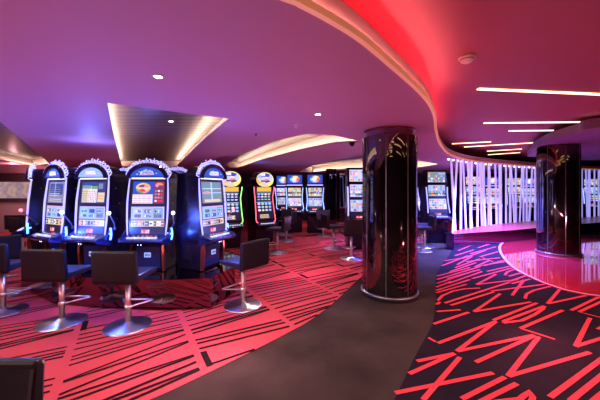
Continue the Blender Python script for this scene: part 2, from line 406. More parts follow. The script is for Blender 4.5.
# wood panels over the recesses
def recess(n, poly, leds, grow=.14):
    n_ = len(poly); area_ = sum(poly[i - 1][0] * poly[i][1] - poly[i][0] * poly[i - 1][1] for i in range(n_))
    out = []
    for i in range(n_):
        a = Vector(poly[i]) - Vector(poly[i - 1]); c = Vector(poly[(i + 1) % n_]) - Vector(poly[i])
        t = (a.normalized() + c.normalized()).normalized(); k = grow if area_ > 0 else -grow; out.append((poly[i][0] + t.y * k, poly[i][1] - t.x * k))
    zp = ZL + .19 + .012 * n; b = MB(); b.ribbon(out + out[:1], ZL + .001, zp + .002); structure(b, 'trim_%d' % (n + 30), M['recess_side'])
    b = MB(); b.prism_z(out, zp, None); structure(b, 'ceiling.%03d' % (n + 2), M['wood'])
    b = MB()
    for idx, sgn in leds:
        path = [poly[i] for i in idx]
        b.strip(offset(path, .03 * sgn), offset(path, .07 * sgn), ZL + .010)
    structure(b, 'trim_%d' % (n + 7), M['warm'])
    b = MB(); b.ribbon(poly + poly[:1], ZL, ZL + .022); structure(b, 'trim_%d' % (n + 20), M['fascia'])
recess(1, recA, [((1, 2, 3), 1), ((4, 5, 0), 1)])
recess(2, recB, [((3, 4, 5, 6), 1)])
recess(3, recC, [((0, 1, 2, 3, 4), 1), ])
recess(4, recD, [((0, 1, 2, 3, 4, 5), 1)])
# walls
b = MB(); b.box(-14, 16, 14.0, 14.2, 0, ZH); structure(b, 'wall_back', M['wall_dark'])
b = MB(); b.box(-13.2, -13.0, -6.8, 14, 0, ZH); structure(b, 'wall_left', M['wall'])
b = MB(); b.box(15.8, 16, -7, 14, 0, ZH); structure(b, 'wall_right', M['wall_dark'])
b = MB(); b.box(-14, 16, -7, -6.8, 0, ZH); structure(b, 'wall_front', M['wall_dark'])
b = MB(); b.box(-13, -8.1, 9.6, 9.8, 0, ZL); structure(b, 'wall_left.001', M['wall'])
b = MB(); b.box(-13, -8.1, 9.5, 9.6, 1.70, 1.95); structure(b, 'trim_12', M['wall_dark'])
b = MB(); b.box(-12.9, -8.2, 9.53, 9.6, 1.0, 1.12); structure(b, 'trim_13', M['wall_dark'])

# ================================================================ COLUMNS
def column(loc, r, top, label, zc):
    t = empty('column', (*loc, 0), 0, label, 'column', 'mirror black columns')
    n = 64
    b = MB(); b.lathe([(r, .06), (r, top - .0)], n, cap=False); b.lathe([(r - .02, top), (r, top)], n, cap=False); b.build('cladding', M['mirror'], t, True)
    b = MB()
    for k in range(8):
        a = math.radians(22 + k * 45)
        b.X = Matrix.Rotation(a, 4, 'Z'); b.box(r - .002, r + .004, -.006, .006, .06, top)
    b.X = Matrix.Identity(4); b.build('seam', M['grey'], t)
    b = MB(); b.lathe([(r + .015, 0), (r + .015, .03), (r + .022, .035), (r + .022, .06), (r, .062)], n); b.build('base_ring', M['grey'], t, True)
    b = MB(); b.lathe([(r - .055, top - .01), (r - .055, zc)], n, cap=False); b.build('neck', pr('neck_paint', (.30, .12, .20), .3), t, True)
    b = MB(); b.lathe([(r - .05, zc - .02), (r - .02, zc - .018), (r - .02, zc - .004), (r - .05, zc)], n, cap=False); b.build('ceiling_ring', M['copper'], t, True)
c1 = (1.21, 3.94); c2 = (5.64, 6.34)
column(c1, .355, 2.10, 'round black mirror-clad column standing on the dark carpet in the middle', ZL)
column(c2, .37, 2.33, 'round black mirror-clad column standing on the red marble floor', 2.36)

# ================================================================ SCREEN CONTENT
def quad(b, yf, x0, x1, z0, z1, key, off):
    n = 10 if z1 - z0 > .1 else 3
    vs = []
    for i in range(n + 1):
        z = z0 + (z1 - z0) * i / n; vs += [(x0, yf(z) - off, z), (x1, yf(z) - off, z)]
    b.add(vs, [(2 * i, 2 * i + 1, 2 * i + 3, 2 * i + 2) for i in range(n)], PK.index(key))
def disc(b, yf, cx, cz, rx, rz, keys, off, n=24):
    for i in range(n):
        a0, a1 = 2 * math.pi * i / n, 2 * math.pi * (i + 1) / n
        vs = [(cx, yf(cz) - off, cz)] + [(cx + rx * math.cos(a), yf(cz + rz * math.sin(a)) - off, cz + rz * math.sin(a)) for a in (a0, a1)]
        b.add(vs, [(0, 1, 2)], PK.index(keys[i * len(keys) // n]))
def scr(root, name, yf, x0, x1, z0, z1, kind, rnd):
    b = MB(); W, Hh = x1 - x0, z1 - z0
    q = lambda a, c, d, e, key, o=.004: quad(b, yf, x0 + W * a, x0 + W * c, z0 + Hh * d, z0 + Hh * e, key, o)
    if kind == 'gold_oval':
        q(0, 1, 0, 1, 'blue', .002); q(0, .64, 0, .42, 'white'); q(0, .64, .36, .42, 'cream', .005)
        for i in range(4):
            q(.03, .61, .04 + i * .085, .06 + i * .085, ('red', 'pink', 'blue', 'red')[i], .006)
        for i in range(3): q(.15 + .14 * i, .17 + .14 * i, 0, .36, 'white', .007)
        disc(b, yf, x0 + W * .33, z0 + Hh * .70, W * .24, Hh * .24, ['gold', 'cream', 'green', 'pink'], .006)
        disc(b, yf, x0 + W * .33, z0 + Hh * .70, W * .18, Hh * .16, ['pink', 'purp', 'orange', 'red', 'cream'], .008)
        q(.12, .55, .66, .74, 'cream', .009)
        q(.68, 1, 0, 1, 'maroon'); disc(b, yf, x0 + W * .84, z0 + Hh * .83, W * .13, Hh * .12, ['orange', 'pink', 'purp'], .006)
        for i in range(4):
            for j in range(3): q(.71 + j * .09, .775 + j * .09, .08 + i * .15, .16 + i * .15, rnd.choice(['pink', 'orange', 'white', 'red', 'teal']), .006)
    elif kind == 'paytable':
        q(0, 1, 0, 1, 'navy', .002); q(.04, .66, .04, .80, 'cream'); q(.30, .66, .04, .64, 'white', .005)
        for i in range(6):
            for j in range(5): q(.32 + j * .07, .36 + j * .07, .08 + i * .09, .13 + i * .09, ('red', 'pink', 'red', 'purp', 'pink')[(i + j) % 5], .006)
            q(.06, .27, .09 + i * .09, .12 + i * .09, ('teal', 'grey')[i % 2], .006)
        q(.04, .40, .68, .84, 'teal', .006); q(.43, .66, .66, .80, 'green', .006); q(.70, .88, .66, .92, 'grey'); q(.69, .97, .06, .50, 'cream')
        q(.71, .95, .20, .24, 'orange', .006); q(.71, .95, .32, .36, 'pink', .006); q(.1, .6, .88, .93, 'blue')
    elif kind == 'text_panel':
        q(0, 1, 0, 1, 'grey', .002); q(.08, .92, .40, .92, 'navy'); q(.42, .45, .3, 1, 'lav', .006)
        for i in range(6): q(.1, rnd.uniform(.6, .92), .07 + i * .09, .10 + i * .09, ('cream', 'lav', 'teal')[i % 3], .006)
        q(.15, .8, .62, .66, 'grey', .006); q(.2, .7, .74, .77, 'grey', .006)
    elif kind == 'cross':
        q(0, 1, 0, 1, 'grey', .002); q(.05, .95, .25, .9, 'teal'); q(.44, .50, .1, .98, 'lav', .006); q(.03, .97, .46, .50, 'lav', .006); q(.03, .97, .66, .69, 'white', .006)
        q(.12, .34, .42, .56, 'pink', .008); q(.56, .92, .52, .66, 'grey', .007); q(.1, .9, .05, .18, 'cream')
    elif kind == 'reels':
        q(0, 1, 0, 1, 'lav', .002); q(.02, .98, .04, .96, 'lblue', .004); q(.04, .97, .90, .95, 'pink', .006)
        for j in range(3):
            a = .07 + j * .305; q(a, a + .27, .08, .86, ('sky', 'lblue', 'grey')[j] if rnd.random() < .6 else 'lav', .006)
            for i in range(2):
                q(a + .03, a + .24, .12 + i * .37, .42 + i * .37, rnd.choice(['blue', 'sky', 'grey', 'lblue']), .007)
                for m_ in range(4):
                    u = a + .04 + m_ * .05; q(u, u + rnd.uniform(.02, .045), .16 + i * .37 + rnd.uniform(0, .06), .30 + i * .37 + rnd.uniform(0, .08), rnd.choice(['navy', 'blue', 'navy', 'purp', 'white']), .009)
    elif kind == 'strip':
        q(0, 1, 0, 1, 'cream', .002); x = .02
        while x < .92:
            w = rnd.uniform(.05, .13); q(x, x + w, .12, .85, rnd.choice(['purp', 'pink', 'orange', 'navy', 'white', 'maroon', 'grey', 'cream']), .004)
            q(x + .01, x + w * .7, .35, .6, rnd.choice(['cream', 'white', 'dark']), .006); x += w + .015
    elif kind == 'bill':
        q(0, 1, 0, 1, 'red', .002); q(.08, .2, .2, .8, 'cream'); q(.26, .48, .2, .5, 'pink'); q(.54, .72, .15, .85, 'white'); q(.60, .66, .35, .85, 'dark', .006); q(.78, .96, .15, .85, 'white'); q(.84, .90, .2, .55, 'dark', .006)
    elif kind == 'tiles':
        bg = rnd.choice(['lblue', 'cream', 'lav', 'grey']); q(0, 1, 0, 1, bg, .002); nx, nz = 7, 4
        for i in range(nx):
            for j in range(nz): q(.03 + i * .137, .03 + i * .137 + rnd.uniform(.07, .13), .05 + j * .235, .05 + j * .235 + rnd.uniform(.12, .21), rnd.choice(['orange', 'green', 'white', 'pink', 'sky', 'cream', 'grey', 'lav', 'teal', 'lblue', 'purp']), .004)
    elif kind == 'blues':
        q(0, 1, 0, 1, 'dark', .002)
        for i in range(4):
            for j in range(3):
                disc(b, yf, x0 + W * (.14 + i * .24), z0 + Hh * (.18 + j * .31), W * .10, Hh * .12, [rnd.choice(['lblue', 'white', 'sky', 'lav', 'cream'])], .004, 8)
        q(.0, 1, .93, 1, 'sky')
    elif kind == 'rainbow':
        q(0, 1, 0, 1, 'navy', .002); q(.04, .96, .05, .95, 'blue', .003)
        disc(b, yf, x0 + W * .5, z0 + Hh * .5, W * .33, Hh * .38, ['orange', 'yell', 'cream', 'green', 'sky', 'lblue', 'lav', 'pink', 'red'], .006)
        disc(b, yf, x0 + W * .46, z0 + Hh * .5, W * .16, Hh * .2, ['white'], .008)
    elif kind == 'dim':
        q(0, 1, 0, 1, 'navy', .002)
        for i in range(4): q(.1, .9, .12 + i * .2, .2 + i * .2, rnd.choice(['lblue', 'grey', 'lav', 'purp']), .004)
    return b.build(name, PM, root)

def interp(st, k):
    def f(z):
        for a, c in zip(st[:-1], st[1:]):
            if a[0] <= z <= c[0]: return a[k] + (c[k] - a[k]) * (z - a[0]) / max(1e-6, c[0] - a[0])
        return st[-1][k] if z > st[-1][0] else st[0][k]
    return f

# ================================================================ ARCHED SLOT MACHINES
def arched(loc, a, label, top, ball='ball_white', seed=1):
    rnd = random.Random(seed); Z = .36
    t = empty('slot_machine', (loc[0], loc[1], Z + .003), math.radians(a), label, 'slot machine', 'arched slot machines on the near island')
    z = lambda v: v - Z
    t.scale = (.90, 1, 1)
    st = [(z(.36), .235, .04, .44), (z(.70), .25, .02, .45), (z(.76), .27, -.02, .46), (z(.86), .272, -.01, .46), (z(1.0), .278, .0, .46), (z(1.25), .280, .015, .45), (z(1.5), .276, .04, .44), (z(1.62), .268, .05, .42)]
    yf = interp(st, 2); hw = interp(st, 1)
    b = MB(); b.loft(st, tb=.80); b.build('cabinet', M['cabinet'], t, bevel=.012)
    # head
    n = 18; arc = [(.272 * math.cos(math.pi * i / n), z(1.555) + .165 * math.sin(math.pi * i / n)) for i in range(n + 1)]
    b = MB(); b.prism_y(arc, .0, .26); b.build('head', M['cabinet'], t)
    b = MB(); b.tube([(x * .97, -.005, zz - .008) for x, zz in arc], .032, 8); b.build('arch_trim', M['gloss'], t, True)
    arc2 = [(.232 * math.cos(math.pi * i / n), z(1.565) + .133 * math.sin(math.pi * i / n)) for i in range(n + 1)]
    b = MB(); b.prism_y(arc2, -.012, .0, PK.index('blue' if seed != 2 else 'lblue'))
    ys = -.014
    for i in range(9):                                        # dotted night sky and a scribbled white word
        x = rnd.uniform(-.16, .16); zz = z(1.59) + rnd.uniform(0, .07) * (1 - abs(x) / .2)
        b.box(x - .012, x + .012, ys, ys + .001, zz, zz + .012, PK.index(rnd.choice(['lblue', 'lav', 'sky'])))
    for row, (zz, w) in enumerate(((z(1.625), .085), (z(1.60), .095))):
        pts = [(-w + 2 * w * i / 14, ys - .003, zz + (.016 if i % 2 else -.006) + rnd.uniform(-.004, .004)) for i in range(15)]
        b.tube(pts, .0045, 4, PK.index('white'))
    b.tube([(-.10, ys - .003, z(1.587)), (.10, ys - .003, z(1.592))], .004, 4, PK.index('pink'))
    b.build('marquee', PM, t)
    # topper of frosted curls
    b = MB(); m = 17
    for i in range(m + 1):
        th = math.pi * (.04 + .92 * i / m); cx, cz = .285 * math.cos(th), z(1.57) + .18 * math.sin(th)
        r = .028 + .014 * rnd.random()
        pts = [(cx + r * math.cos(th + q) * (1 + .2 * q), .02 + .02 * math.sin(q * 2), cz + r * math.sin(th + q) + .012 * q * .3) for q in [k * .7 for k in range(-3, 5)]]
        b.tube(pts, .006, 5)
        b.ball((cx * (1.06 + .05 * (i % 2)), .03, z(1.57) + (.205 + .025 * (i % 2)) * math.sin(th)), .010, 0, 6)
    b.build('topper', M['topper'], t, True)
    b = MB(); b.ball((.19, -.02, z(1.685)), .011, 0, 8); b.build('status_lamp', M['brass'] if seed != 3 else M['downlight'], t)
    # bezel and neon
    b = MB(); zs = [z(.80 + .75 * i / 12) for i in range(13)]
    for sx in (-1, 1):
        b = MB(); b.tube([(sx * (hw(v) - .006 + .012 * math.sin(math.pi * i / 12)), yf(v) - .012, v) for i, v in enumerate(zs)], [.007 + .006 * math.sin(math.pi * (i + 1) / 14) for i in range(13)], 6)
        b.build('neon_strip', M['neon_white'], t, True)
    b = MB(); b.tube([(-.235, yf(z(1.545)) - .02, z(1.545)), (.235, yf(z(1.545)) - .02, z(1.545))], .011, 6); b.build('header_light', M['header'], t, True)
    b = MB(); quad(b, yf, -.25, .25, z(.82), z(1.535), 'dark', .001); b.build('screen_surround', PM, t)
    scr(t, 'upper_screen', yf, -.222, .222, z(1.225), z(1.505), top, rnd)
    scr(t, 'reel_screen', yf, -.232, .232, z(1.025), z(1.185), 'reels', rnd)
    scr(t, 'info_strip', yf, -.232, .232, z(.935), z(1.012), 'strip', rnd)
    scr(t, 'bill_display', yf, -.085, .035, z(.845), z(.90), 'bill', rnd)
    # button deck
    b = MB(); b.prism_x([(-.17, z(.785)), (-.185, z(.765)), (-.15, z(.735)), (.03, z(.69)), (.03, z(.85)), (-.02, z(.835))], -.295, .295)
    b.tube([(-.30, -.15, z(.79)), (-.325, -.05, z(.81)), (-.30, .02, z(.90))], .014, 6); b.tube([(.30, -.15, z(.79)), (.325, -.05, z(.81)), (.30, .02, z(.90))], .014, 6)
    dk = b.build('button_deck', M['gloss'], t, bevel=.006)
    for i in range(9):
        x = -.20 + i * .047; w = .018
        b = MB(); b.X = Matrix.Translation((x, -.115, z(.803))) @ Matrix.Rotation(math.radians(18), 4, 'X'); b.box(-w, w, -.014, .014, 0, .012)
        b.build('button', P['lav'] if i not in (2, 6) else P['white'], dk)
    for i in range(6):
        x = -.15 + i * .06
        b = MB(); b.X = Matrix.Translation((x, -.065, z(.819))) @ Matrix.Rotation(math.radians(18), 4, 'X'); b.box(-.014, .014, -.008, .008, 0, .008)
        b.build('button', P['grey'] if i != 4 else P['red'], dk)
    # base
    b = MB(); b.prism_x([(.005, z(.68)), (.02, z(.40)), (.06, z(.40)), (.06, z(.68))], -.17, .17); bp = b.build('base_panel', M['base_panel'], t, bevel=.008)
    b = MB(); b.box(-.045, .045, -.004, .004, z(.545), z(.605), PK.index('lblue'))
    for i in range(4): b.box(-.032 + i * .018, -.022 + i * .018, -.006, -.003, z(.56), z(.59), PK.index('navy'))
    for i in range(3): b.box(-.026 + i * .018, -.018 + i * .018, -.007, -.003, z(.572), z(.578), PK.index('navy'))
    b.build('logo_plate', PM, bp)
    b = MB()
    for i in range(2): b.ball((-.055 + i * .04, -.13, z(.725)), .006, 0, 6)
    b.build('deck_lamp', M['ball_white'], t)
    for sx in (-1, 1):
        b = MB(); b.loft([(z(.37), .012, -.005, .04), (z(.60), .02, -.02, .04), (z(.72), .016, -.01, .04)]); o = b.build('corner_trim', M['copper'], t); o.location.x = sx * .222
    # lever, side lamp, side fittings
    b = MB(); b.tube([(.285, .10, z(.90)), (.345, .05, z(.97)), (.385, -.05, z(1.09))], .0085, 6); b.ball((.285, .10, z(.90)), .022, 0, 8)
    lv = b.build('lever', M['grey'], t, True)
    b = MB(); b.ball((.392, -.065, z(1.112)), .023); b.build('lever_ball', M[ball], lv, True)
    b = MB(); b.tube([(.335 + .014 * math.sin(math.pi * i / 6), .0, z(.77 + .15 * i / 6)) for i in range(7)], .013, 6); b.tube([(.25, .03, z(.845)), (.34, .0, z(.845))], .012, 6); b.build('side_lamp', M['led_blue'], t, True)
    sw = lambda yy: .278 * (1 - .2 * yy / .45)
    for sx in (-1, 1):
        for yy, zz in ((.14, 1.42), (.2, 1.22), (.16, 1.02)):
            b = MB(); b.ball((sx * sw(yy), yy, z(zz)), .008, 0, 6); b.build('bolt', M['grey'], t, True)
        b = MB(); b.tube([(sx * (sw(.25) - .006), .25, z(1.3)), (sx * (sw(.25) + .004), .25, z(1.3))], .03, 12); b.build('side_lock', M['black'], t)
        b = MB(); b.box(sx * .22 - .006, sx * .22 + .006, .19, .33, z(.48), z(.70))
        for i in range(7): b.box(sx * .226 - .006, sx * .226 + .006, .2, .32, z(.50) + i * .025, z(.51) + i * .025)
        b.build('vent_grille', M['black'], t)
    return t
arched((-1.93, 3.67), 0, 'arched slot machine whose upper screen shows a gold oval emblem on blue', 'gold_oval', seed=3)
arched((-2.68, 3.73), -15, 'arched slot machine with a white paytable grid on its upper screen', 'paytable', seed=2)
arched((-3.30, 3.89), -27, 'narrow-looking arched slot machine with a grey upper screen beside the side-on machine', 'text_panel', seed=5)
arched((-4.10, 4.42), -54, 'side-on arched slot machine whose lever carries a red glowing ball', 'gold_oval', ball='ball_red', seed=8)
arched((-1.15, 3.86), 68, 'arched slot machine turned right at the end of the island, dark side showing', 'cross', ball='ball_red', seed=4)
# rear machines of the island, turned away
arched((-2.10, 4.95), 172, 'arched slot machine facing away, its frosted topper above the island', 'paytable', seed=6)
arched((-3.05, 5.15), 190, 'arched slot machine facing away behind the paytable machine', 'cross', seed=7)
# plinth
pl = [(-.88, 3.92), (-1.05, 3.40), (-1.6, 3.36), (-2.33, 3.42), (-3.04, 3.56), (-3.62, 3.93), (-3.98, 4.14), (-4.42, 4.62), (-4.5, 4.9), (-3.6, 5.45), (-1.7, 5.35), (-.95, 4.6)]
b = MB(); b.prism_z(pl, .03, .36); o = b.build('machine_plinth', M['plinth'], bevel=.01)
tag(o, 'low glossy dark red plinth carrying the near island of slot machines', 'plinth')

# ================================================================ CURVED SLOT MACHINES BEHIND
def curved(loc, a, label, kind, neon, group, seed=1, s=1., zb=0.):
    rnd = random.Random(seed)
    t = empty('slot_machine', (*loc, zb), math.radians(a), label, 'slot machine', group)
    t.scale = (s, s, s)
    if kind == 'gold':
        st = [(0, .24, .03, .5), (.42, .25, .0, .5), (.5, .27, -.04, .5), (.62, .275, -.05, .5), (.85, .26, .0, .5), (1.2, .25, .07, .5), (1.45, .285, .05, .48), (1.52, .28, .05, .48)]
    elif kind == 'wheel':
        st = [(0, .25, .03, .5), (.55, .25, .0, .5), (.66, .25, -.06, .5), (.80, .285, -.05, .5), (1.05, .25, .03, .5), (1.3, .265, .08, .5), (1.52, .285, .08, .48), (1.55, .285, .08, .48)]
    else:
        st = [(0, .27, .03, .5), (.55, .27, .0, .5), (.66, .27, -.06, .5), (.80, .285, -.04, .5), (1.05, .27, .02, .5), (1.3, .27, .07, .5), (1.52, .28, .09, .48), (1.93, .28, .09, .3)]
    yf = interp(st, 2); hw = interp(st, 1)
    b = MB(); b.loft(st); b.build('cabinet', M['cabinet'], t, bevel=.015)
    lo = .56 if kind == 'gold' else .70; hi = 1.48
    side = [(hw(v), v) for v in [lo + .10 + (hi - lo - .10) * i / 12 for i in range(13)]]
    path = [(-x, v) for x, v in reversed(side)]
    if kind in ('gold', 'wheel'):
        w = side[0][0]; path += [(-w * .94, lo + .05), (-w * .7, lo + .01), (0, lo), (w * .7, lo + .01), (w * .94, lo + .05)]
        path += side
        b = MB(); b.tube([(x, yf(v) - .012, v) for x, v in path], .014, 6); b.build('neon_border', M[neon], t, True)
    else:
        for sx in (-1, 1):
            b = MB(); b.tube([(sx * (x + .0), yf(v) - .012, v) for x, v in side], .017, 6); b.build('neon_strip', M[neon], t, True)
    b = MB(); quad(b, yf, -.225, .225, lo + .04, 1.49, 'dark', .001); b.build('screen_surround', PM, t)
    if kind == 'gold':
        n = 20; prof = []
        for i in range(n):
            th = 2 * math.pi * i / n; prof.append(((.25 + .03 * math.sin(th)) * math.cos(th), 1.66 + .20 * math.sin(th)))
        b = MB(); b.prism_y(prof, .0, .3); b.build('head', M['cabinet'], t)
        b = MB(); yz = lambda v: 0.
        disc(b, yz, 0, 1.66, .245, .19, ['yell', 'cream', 'gold', 'cream', 'yell'], .004, 28)
        disc(b, yz, 0, 1.70, .215, .12, ['lav', 'blue', 'white', 'lblue', 'lav', 'white', 'blue', 'lav'], .01, 24)
        disc(b, yz, 0, 1.69, .10, .06, ['white', 'lav', 'pink'], .013, 12)
        quad(b, yz, -.12, .12, 1.60, 1.645, 'purp', .012); quad(b, yz, -.11, .11, 1.73, 1.75, 'blue', .014); b.build('marquee', PM, t)
        b = MB(); quad(b, yf, -.2, .2, 1.36, 1.47, 'gold', .006); b.build('jackpot_strip', PM, t)
        scr(t, 'upper_screen', yf, -.2, .2, 1.13, 1.33, 'blues', rnd); scr(t, 'reel_screen', yf, -.21, .21, .85, 1.10, 'blues', rnd)
        scr(t, 'bill_display', yf, -.15, .10, .70, .79, 'strip', rnd)
    elif kind == 'wheel':
        b = MB(); b.box(-.275, .275, .02, .3, 1.585, 1.925); b.build('top_box', M['cabinet'], t, bevel=.02)
        yz = lambda v: .02; scr(t, 'top_screen', yz, -.25, .25, 1.61, 1.90, 'rainbow', rnd)
        b = MB(); b.tube([(-.255, .005, 1.56), (.255, .005, 1.56)], .02, 6); b.build('header_light', M['neon_white'], t, True)
        scr(t, 'upper_screen', yf, -.215, .215, 1.20, 1.47, 'tiles', rnd); scr(t, 'reel_screen', yf, -.215, .215, .88, 1.14, 'tiles', rnd)
        scr(t, 'bill_display', yf, -.1, .06, .75, .80, 'bill', rnd)
    else:
        scr(t, 'top_screen', yf, -.235, .235, 1.60, 1.88, 'tiles', rnd); scr(t, 'upper_screen', yf, -.225, .225, 1.24, 1.53, 'tiles', rnd); scr(t, 'reel_screen', yf, -.225, .225, .90, 1.17, 'tiles' if seed % 2 else 'blues', rnd)
        scr(t, 'bill_display', yf, -.1, .06, .75, .80, 'bill', rnd)
    dz = lo - .56
    b = MB(); b.prism_x([(-.19, .55 + dz), (-.20, .53 + dz), (-.15, .49 + dz), (.02, .45 + dz), (.02, .62 + dz), (-.05, .60 + dz)], -.27, .27); dk = b.build('button_deck', M['gloss'], t, bevel=.006)
    b = MB()
    for i in range(7): b.box(-.18 + i * .055, -.145 + i * .055, -.15, -.11, .565 + dz, .582 + dz)
    b.build('buttons', P['lav'], dk)
    return t
GA, GB, GC, GD = 'gold-topped slot machines behind the near island', 'slot machines with rainbow wheel screens', 'three-screen slot machines', 'slot machines glimpsed behind the hanging rods'
curved((-1.64, 6.9), 30, 'gold-topped slot machine with green neon outline', 'gold', 'neon_green', GA, 1)
curved((-.88, 7.3), 35, 'gold-topped slot machine with red neon outline', 'gold', 'neon_red', GA, 2)
curved((.49, 9.4), 0, 'blue-outlined rainbow wheel slot machine facing straight out, at the end of its row', 'wheel', 'neon_blue', GB, 3)
curved((-.17, 9.5), 10, 'middle one of the blue-outlined rainbow wheel slot machines', 'wheel', 'neon_blue', GB, 4)
curved((-.60, 10.3), 30, 'partly hidden blue-outlined rainbow wheel slot machine next to the side-on one', 'wheel', 'neon_blue', GB, 5)
curved((-1.18, 11.3), 62, 'slot machine with red outline seen nearly side-on at the row end', 'wheel', 'neon_red', GB, 6)
curved((1.40, 6.75), 0, 'three-screen slot machine half hidden by the middle column, stool in front', 'tower', 'neon_white', GC, 7)
curved((3.62, 7.6), 0, 'three-screen slot machine beside the hanging rods', 'tower', 'neon_white', GC, 9)
curved((3.55, 8.65), 62, 'slot machine seen from its side left of the one by the rods', 'tower', 'neon_white', GC, 10)
curved((4.6, 12.4), -35, 'dim slot machine with a single small screen far behind the middle column', 'tower', 'neon_blue', GC, 11)
for i, (px, d, lab) in enumerate(((474, 10.4, 'slot machine behind the left end of the hanging rods'), (493, 11.2, 'second slot machine seen through the hanging rods'), (515, 11.8, 'third slot machine seen through the hanging rods'), (530, 12.0, 'slot machine behind the rods close to the marble-floor column'), (592, 12.6, 'slot machine behind the rods beyond the marble-floor column'))):
    curved(((px - 300) / F * d, d), -20, lab, 'wheel' if i % 2 else 'tower', 'neon_white' if i % 2 else 'neon_blue', GD, 20 + i)

# ================================================================ STOOLS
def stool(loc, a, label, group, s=1.):
    t = empty('bar_stool', (*loc, 0), math.radians(a), label, 'stool', group)
    b = MB(); b.lathe([(.225, .0), (.225, .008), (.21, .014), (.05, .024), (.03, .05)], 40); b.build('base_disc', M['disc'], t, True)
    b = MB(); b.lathe([(.026, .02), (.026, .50)], 16); b.build('post', M['chrome'], t, True)
    fr = [(-.026, 0, .20), (-.06, .06, .20), (-.15, .17, .20), (-.13, .20, .20), (.13, .20, .20), (.15, .17, .20), (.06, .06, .20), (.026, 0, .20)]
    b = MB(); b.tube(spline(fr, 3), .009, 6); b.lathe([(.034, .18), (.034, .22)], 14); b.build('foot_rest', M['chrome'], t, True)
    b = MB(); b.prism_x([(-.20, .50), (.19, .515), (.21, .53), (.205, .555), (.17, .565), (-.17, .575), (-.20, .575)], -.205, .205); b.build('seat', M['seat_leather_lit'], t, bevel=.012)
    b = MB(); b.prism_x([(-.185, .49), (-.17, .56), (-.20, .80), (-.215, .82), (-.24, .82), (-.25, .80), (-.235, .52), (-.215, .49)], -.21, .21); b.build('backrest', M['leather'], t, bevel=.014)
    b = MB(); b.box(-.09, .09, -.09, .09, .488, .502); b.build('seat_plate', M['black'], t)
    return t
GS, GT = 'bar stools around the near island', 'bar stools at the farther machines'
stool((-2.52, 3.07), 0, 'dark stool with its back to us in front of the paytable machine', GS)
stool((-1.77, 2.985), 0, 'dark stool with its back to us in front of the gold-oval machine', GS)
stool((-.69, 3.515), 52, 'dark stool turned sideways at the right end of the near island', GS)
stool((-3.42, 3.34), 8, 'dark stool cut by the left edge of the view, seat corner and steel disc showing', GS)
stool((-3.98, 3.85), 42, 'dark stool behind the cut-off one, its backrest near the red ball lever', GS)
stool((-1.10, .77), 180, 'dark stool back filling the lower left corner, closest to us', GS)
stool((-.50, 6.45), 70, 'dark stool in front of the red neon machine', GT)
stool((-.38, 7.95), 70, 'dark stool just behind the one at the red neon machine', GT)
stool((-.40, 8.95), 10, 'dark stool under the middle rainbow wheel machine', GT)
stool((.70, 8.8), -5, 'dark stool under the end rainbow wheel machine', GT)
stool((1.04, 5.9), 8, 'dark stool with its back to us beside the middle column', GT)
stool((.80, 6.9), -75, 'dark stool turned right, left of the one beside the middle column', GT)
stool((2.80, 6.66), 80, 'dark stool just right of the middle column, on the dark carpet', GT)
stool((3.08, 7.15), 60, 'dark stool behind the one right of the middle column', GT)
stool((-6.6, 6.9), 10, 'dark stool far left in front of the mauve wall', GT)
stool((-5.9, 6.3), -20, 'dark stool far left nearest the side-on machine', GT)

# ================================================================ HANGING RODS
rodc = spline([cl(455, 158.2), cl(475, 161.6), cl(500, 164.2), cl(520, 165.8), cl(540, 167), cl(600, 170), cl(625, 171)], 30)
seg = [0]
for p, q in zip(rodc[:-1], rodc[1:]): seg.append(seg[-1] + math.dist(p, q))
def along(s_):
    for i in range(len(seg) - 1):
        if seg[i + 1] >= s_:
            t = (s_ - seg[i]) / (seg[i + 1] - seg[i]); a, c = rodc[i], rodc[i + 1]
            return Vector((a[0] + (c[0] - a[0]) * t, a[1] + (c[1] - a[1]) * t))
    return Vector(rodc[-1])
rr = random.Random(11)
s_ = .02; k = 0; tot = seg[-1]
while s_ < tot - .1 and k < 70:
    top_ = along(s_); sh = rr.choice((0, 0, 0, 1, -1, 1)) * rr.uniform(.08, .30); bot = along(min(tot, max(0, s_ + sh)))
    tdir = (along(min(tot, s_ + .1)) - top_).normalized(); ang = math.atan2(tdir.y, tdir.x); w1 = rr.uniform(.017, .026); w0 = w1 * rr.uniform(1., 1.9)
    b = MB(); d = bot - top_; L0 = d.length * (1 if sh > 0 else -1)
    zt, zb_ = ZL - .0, .335
    vs = []
    for zz, off, w in ((zt, 0, w1), (zb_, L0, w0)): vs += [(off - w, -.018, zz), (off + w, -.018, zz), (off + w, .018, zz), (off - w, .018, zz)]
    b.add(vs, [(3, 2, 1, 0), (4, 5, 6, 7), (0, 1, 5, 4), (1, 2, 6, 5), (2, 3, 7, 6), (3, 0, 4, 7)])
    o = b.build('hanging_rod', M['rod']); lay = (-.055, 0, .055)[k % 3] - .05; o.location = (top_.x + tdir.y * lay, top_.y - tdir.x * lay, 0); o.rotation_euler.z = ang
    tag(o, 'white lit rod slanting or straight between curved ceiling lip and low ledge', 'rod', 'white rods of the curved screen')
    s_ += rr.choice((.13, .16, .20, .25, .31)) * (1.0 if s_ < 2.2 else 1.15); k += 1
for k in range(22):                                                 # small lamps at the heads of the rods
    p = along(.02 + k * .29)
    if .02 + k * .29 > tot: break
    d = (along(min(tot, .12 + k * .29)) - p).normalized(); nrm = Vector((d.y, -d.x))
    q = p - nrm * .16
    b = MB(); b.lathe([(.022, -.03), (.028, 0)], 10); o = b.build('ceiling_puck_light', em('puck', (.62, .62, 1.), 7)); o.location = (q.x, q.y, ZL)
    tag(o, 'tiny bluish lamp under the ceiling lip in front of the white rods', 'lamp', 'tiny lamps above the white rods')
ledge_out = offset(rodc, -.12)
